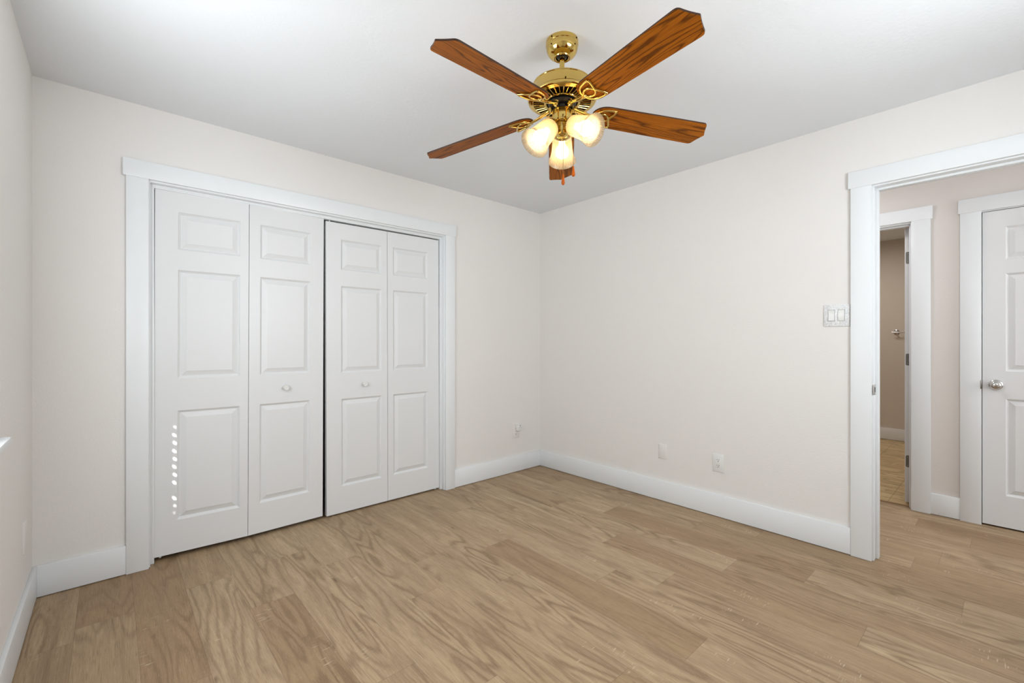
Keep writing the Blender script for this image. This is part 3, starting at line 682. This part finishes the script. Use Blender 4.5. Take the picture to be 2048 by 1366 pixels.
for k in range(5):
    a = BASE+k*2*PI/5; dr = DROOP[k]
    er = (RT*math.sin(a)+FW*math.cos(a)); et = (RT*math.cos(a)-FW*math.sin(a)); Z = Vector((0, 0, 1))
    X = er*math.cos(dr)+Z*math.sin(dr); Yv = -(et*math.cos(PIT)+Z*math.sin(PIT)); Zv = X.cross(Yv).normalized(); Yv = Zv.cross(X)
    mw = Matrix((X, Yv, Zv)).transposed().to_4x4(); mw.translation = Vector((FX.x, FX.y, BZ))
    loc = WM[fan.name].inverted() @ mw
    if k == 0:
        bl = MB().prism(blade_outline(), 0.0, 0.0062, None, 1).build('blade', [M['blade'], M['bladeedge']], fan, local=loc); blade_me = bl.data
        br = bracket_mesh().build('blade_bracket', M['brass'], bl, local=Matrix(), angle=50); brk_me = br.data
    else:
        bl = bpy.data.objects.new('blade', blade_me); C.objects.link(bl); bl.parent = fan; bl.matrix_local = loc
        br = bpy.data.objects.new('blade_bracket', brk_me); C.objects.link(br); br.parent = bl

# switch housing and light kit
sw = MB().lathe([(0, 2.1570), (0.034, 2.1570), (0.0385, 2.1555), (0.0408, 2.1520), (0.0412, 2.1480), (0.0412, 2.1110), (0.0424, 2.1095), (0.0424, 2.1040), (0.0400, 2.1010), (0.0345, 2.0985), (0.0300, 2.0970), (0, 2.0970)], 48, AX)
swh = sw.build('switch_housing', M['brass'], fan)
kit = MB().lathe([(0, 2.0975), (0.0285, 2.0975), (0.0270, 2.0940), (0.0240, 2.0900), (0.0235, 2.0820), (0.0250, 2.0740), (0.0250, 2.0660), (0.0225, 2.0570), (0.0165, 2.0500), (0.0080, 2.0465), (0.0062, 2.0420), (0.0062, 2.0380), (0.0035, 2.0345), (0, 2.0340)], 40, AX)
SH = [(-1.0, 0.75, 0.056, 2.077), (0.75, 1.07, 0.050, 2.079), (3.03, 0.99, 0.050, 2.078)]   # azimuth (0 = towards camera, + = image right), tilt from straight down, neck radius, neck height
shade_me = bulb_me = None; frames = []
for (az, tl, nr, nz) in SH:
    e = RT*math.sin(az)-FW*math.cos(az); ax = (e*math.sin(tl)+Vector((0, 0, -1))*math.cos(tl)).normalized()
    neck = Vector((FX.x, FX.y, nz))+e*nr
    q = ax.to_track_quat('Z', 'Y').to_matrix().to_4x4(); q.translation = neck; frames.append(q)
    hub = Vector((FX.x, FX.y, 2.088))+e*0.018
    kit.tube([hub, hub+e*0.014+Vector((0, 0, 0.001)), neck-ax*0.022], [0.011, 0.011, 0.0125], 14)
    kit.lathe([(0, -0.030), (0.0125, -0.030), (0.0165, -0.026), (0.0185, -0.018), (0.0200, -0.012), (0.0300, -0.008), (0.0325, -0.003), (0.0330, 0.003), (0.0345, 0.0065), (0.0330, 0.0075), (0.0300, 0.0035), (0.0, 0.001)], 36, q)
kit.build('light_fitter', M['brass'], fan, angle=50)
LS = 1.13
prof = [(r_, z_*LS) for r_, z_ in [(0.0290, 0.001), (0.0345, 0.0025), (0.0385, 0.0070), (0.0405, 0.015), (0.0422, 0.034), (0.0440, 0.052), (0.0462, 0.068), (0.0496, 0.083), (0.0540, 0.096), (0.0586, 0.1050), (0.0614, 0.1090)]]
inner = [(r-0.0024, z-0.0004) for r, z in prof[::-1]]
for i, q in enumerate(frames):
    loc = WM[fan.name].inverted() @ q
    if i == 0:
        sh = MB().lathe(prof+[(0.0620, 0.1106*LS), (0.0610, 0.1112*LS)]+inner, 240, None, 0, 0.004, 60).build('lamp_shade', M['shade'], fan, local=loc, angle=60); shade_me = sh.data
        bu = MB().lathe([(0, 0.030), (0.013, 0.030), (0.0135, 0.040), (0.0170, 0.050), (0.0235, 0.060), (0.0285, 0.070), (0.0302, 0.080), (0.0290, 0.090), (0.0240, 0.0995), (0.0145, 0.1060), (0, 0.1085)], 28).build('bulb', M['bulb'], sh, local=Matrix(), angle=80); bulb_me = bu.data
    else:
        sh = bpy.data.objects.new('lamp_shade', shade_me); C.objects.link(sh); sh.parent = fan; sh.matrix_local = loc
        bu = bpy.data.objects.new('bulb', bulb_me); C.objects.link(bu); bu.parent = sh

# pull chains
def chain(lat, dep, ztop, zfob, flen, label_):
    P = FX+RT*lat+FW*dep; m_ = MB(); z = ztop
    m_.tube([(P.x, P.y, ztop), (P.x, P.y, zfob)], 0.00055, 6)
    while z > zfob:
        m_.lathe([(0, 0.0013), (0.0012, 0.0006), (0.0012, -0.0006), (0, -0.0013)], 6, Matrix.Translation((P.x, P.y, z))); z -= 0.0040
    # little ferrule where the chain leaves the housing
    d = Vector((P.x-FX.x, P.y-FX.y, 0)).normalized(); a_ = FX+d*0.040
    m_.tube([(a_.x, a_.y, ztop+0.001), (P.x, P.y, ztop)], 0.0036, 10)
    c_ = m_.build('pull_chain', M['chain'], fan)
    MB().lathe([(0, 0.0), (0.0022, -0.0005), (0.0032, -0.004), (0.0040, -0.012), (0.0058, flen*-0.55), (0.0072, flen*-0.75), (0.0068, flen*-0.9), (0.0040, -flen*0.98), (0, -flen)], 18, Matrix.Translation((P.x, P.y, zfob))).build('chain_fob', M['fob'], c_)
chain(-0.001, -0.0465, 2.116, 1.876, 0.045, 'front')
chain(0.0475, 0.004, 2.116, 1.927, 0.043, 'side')
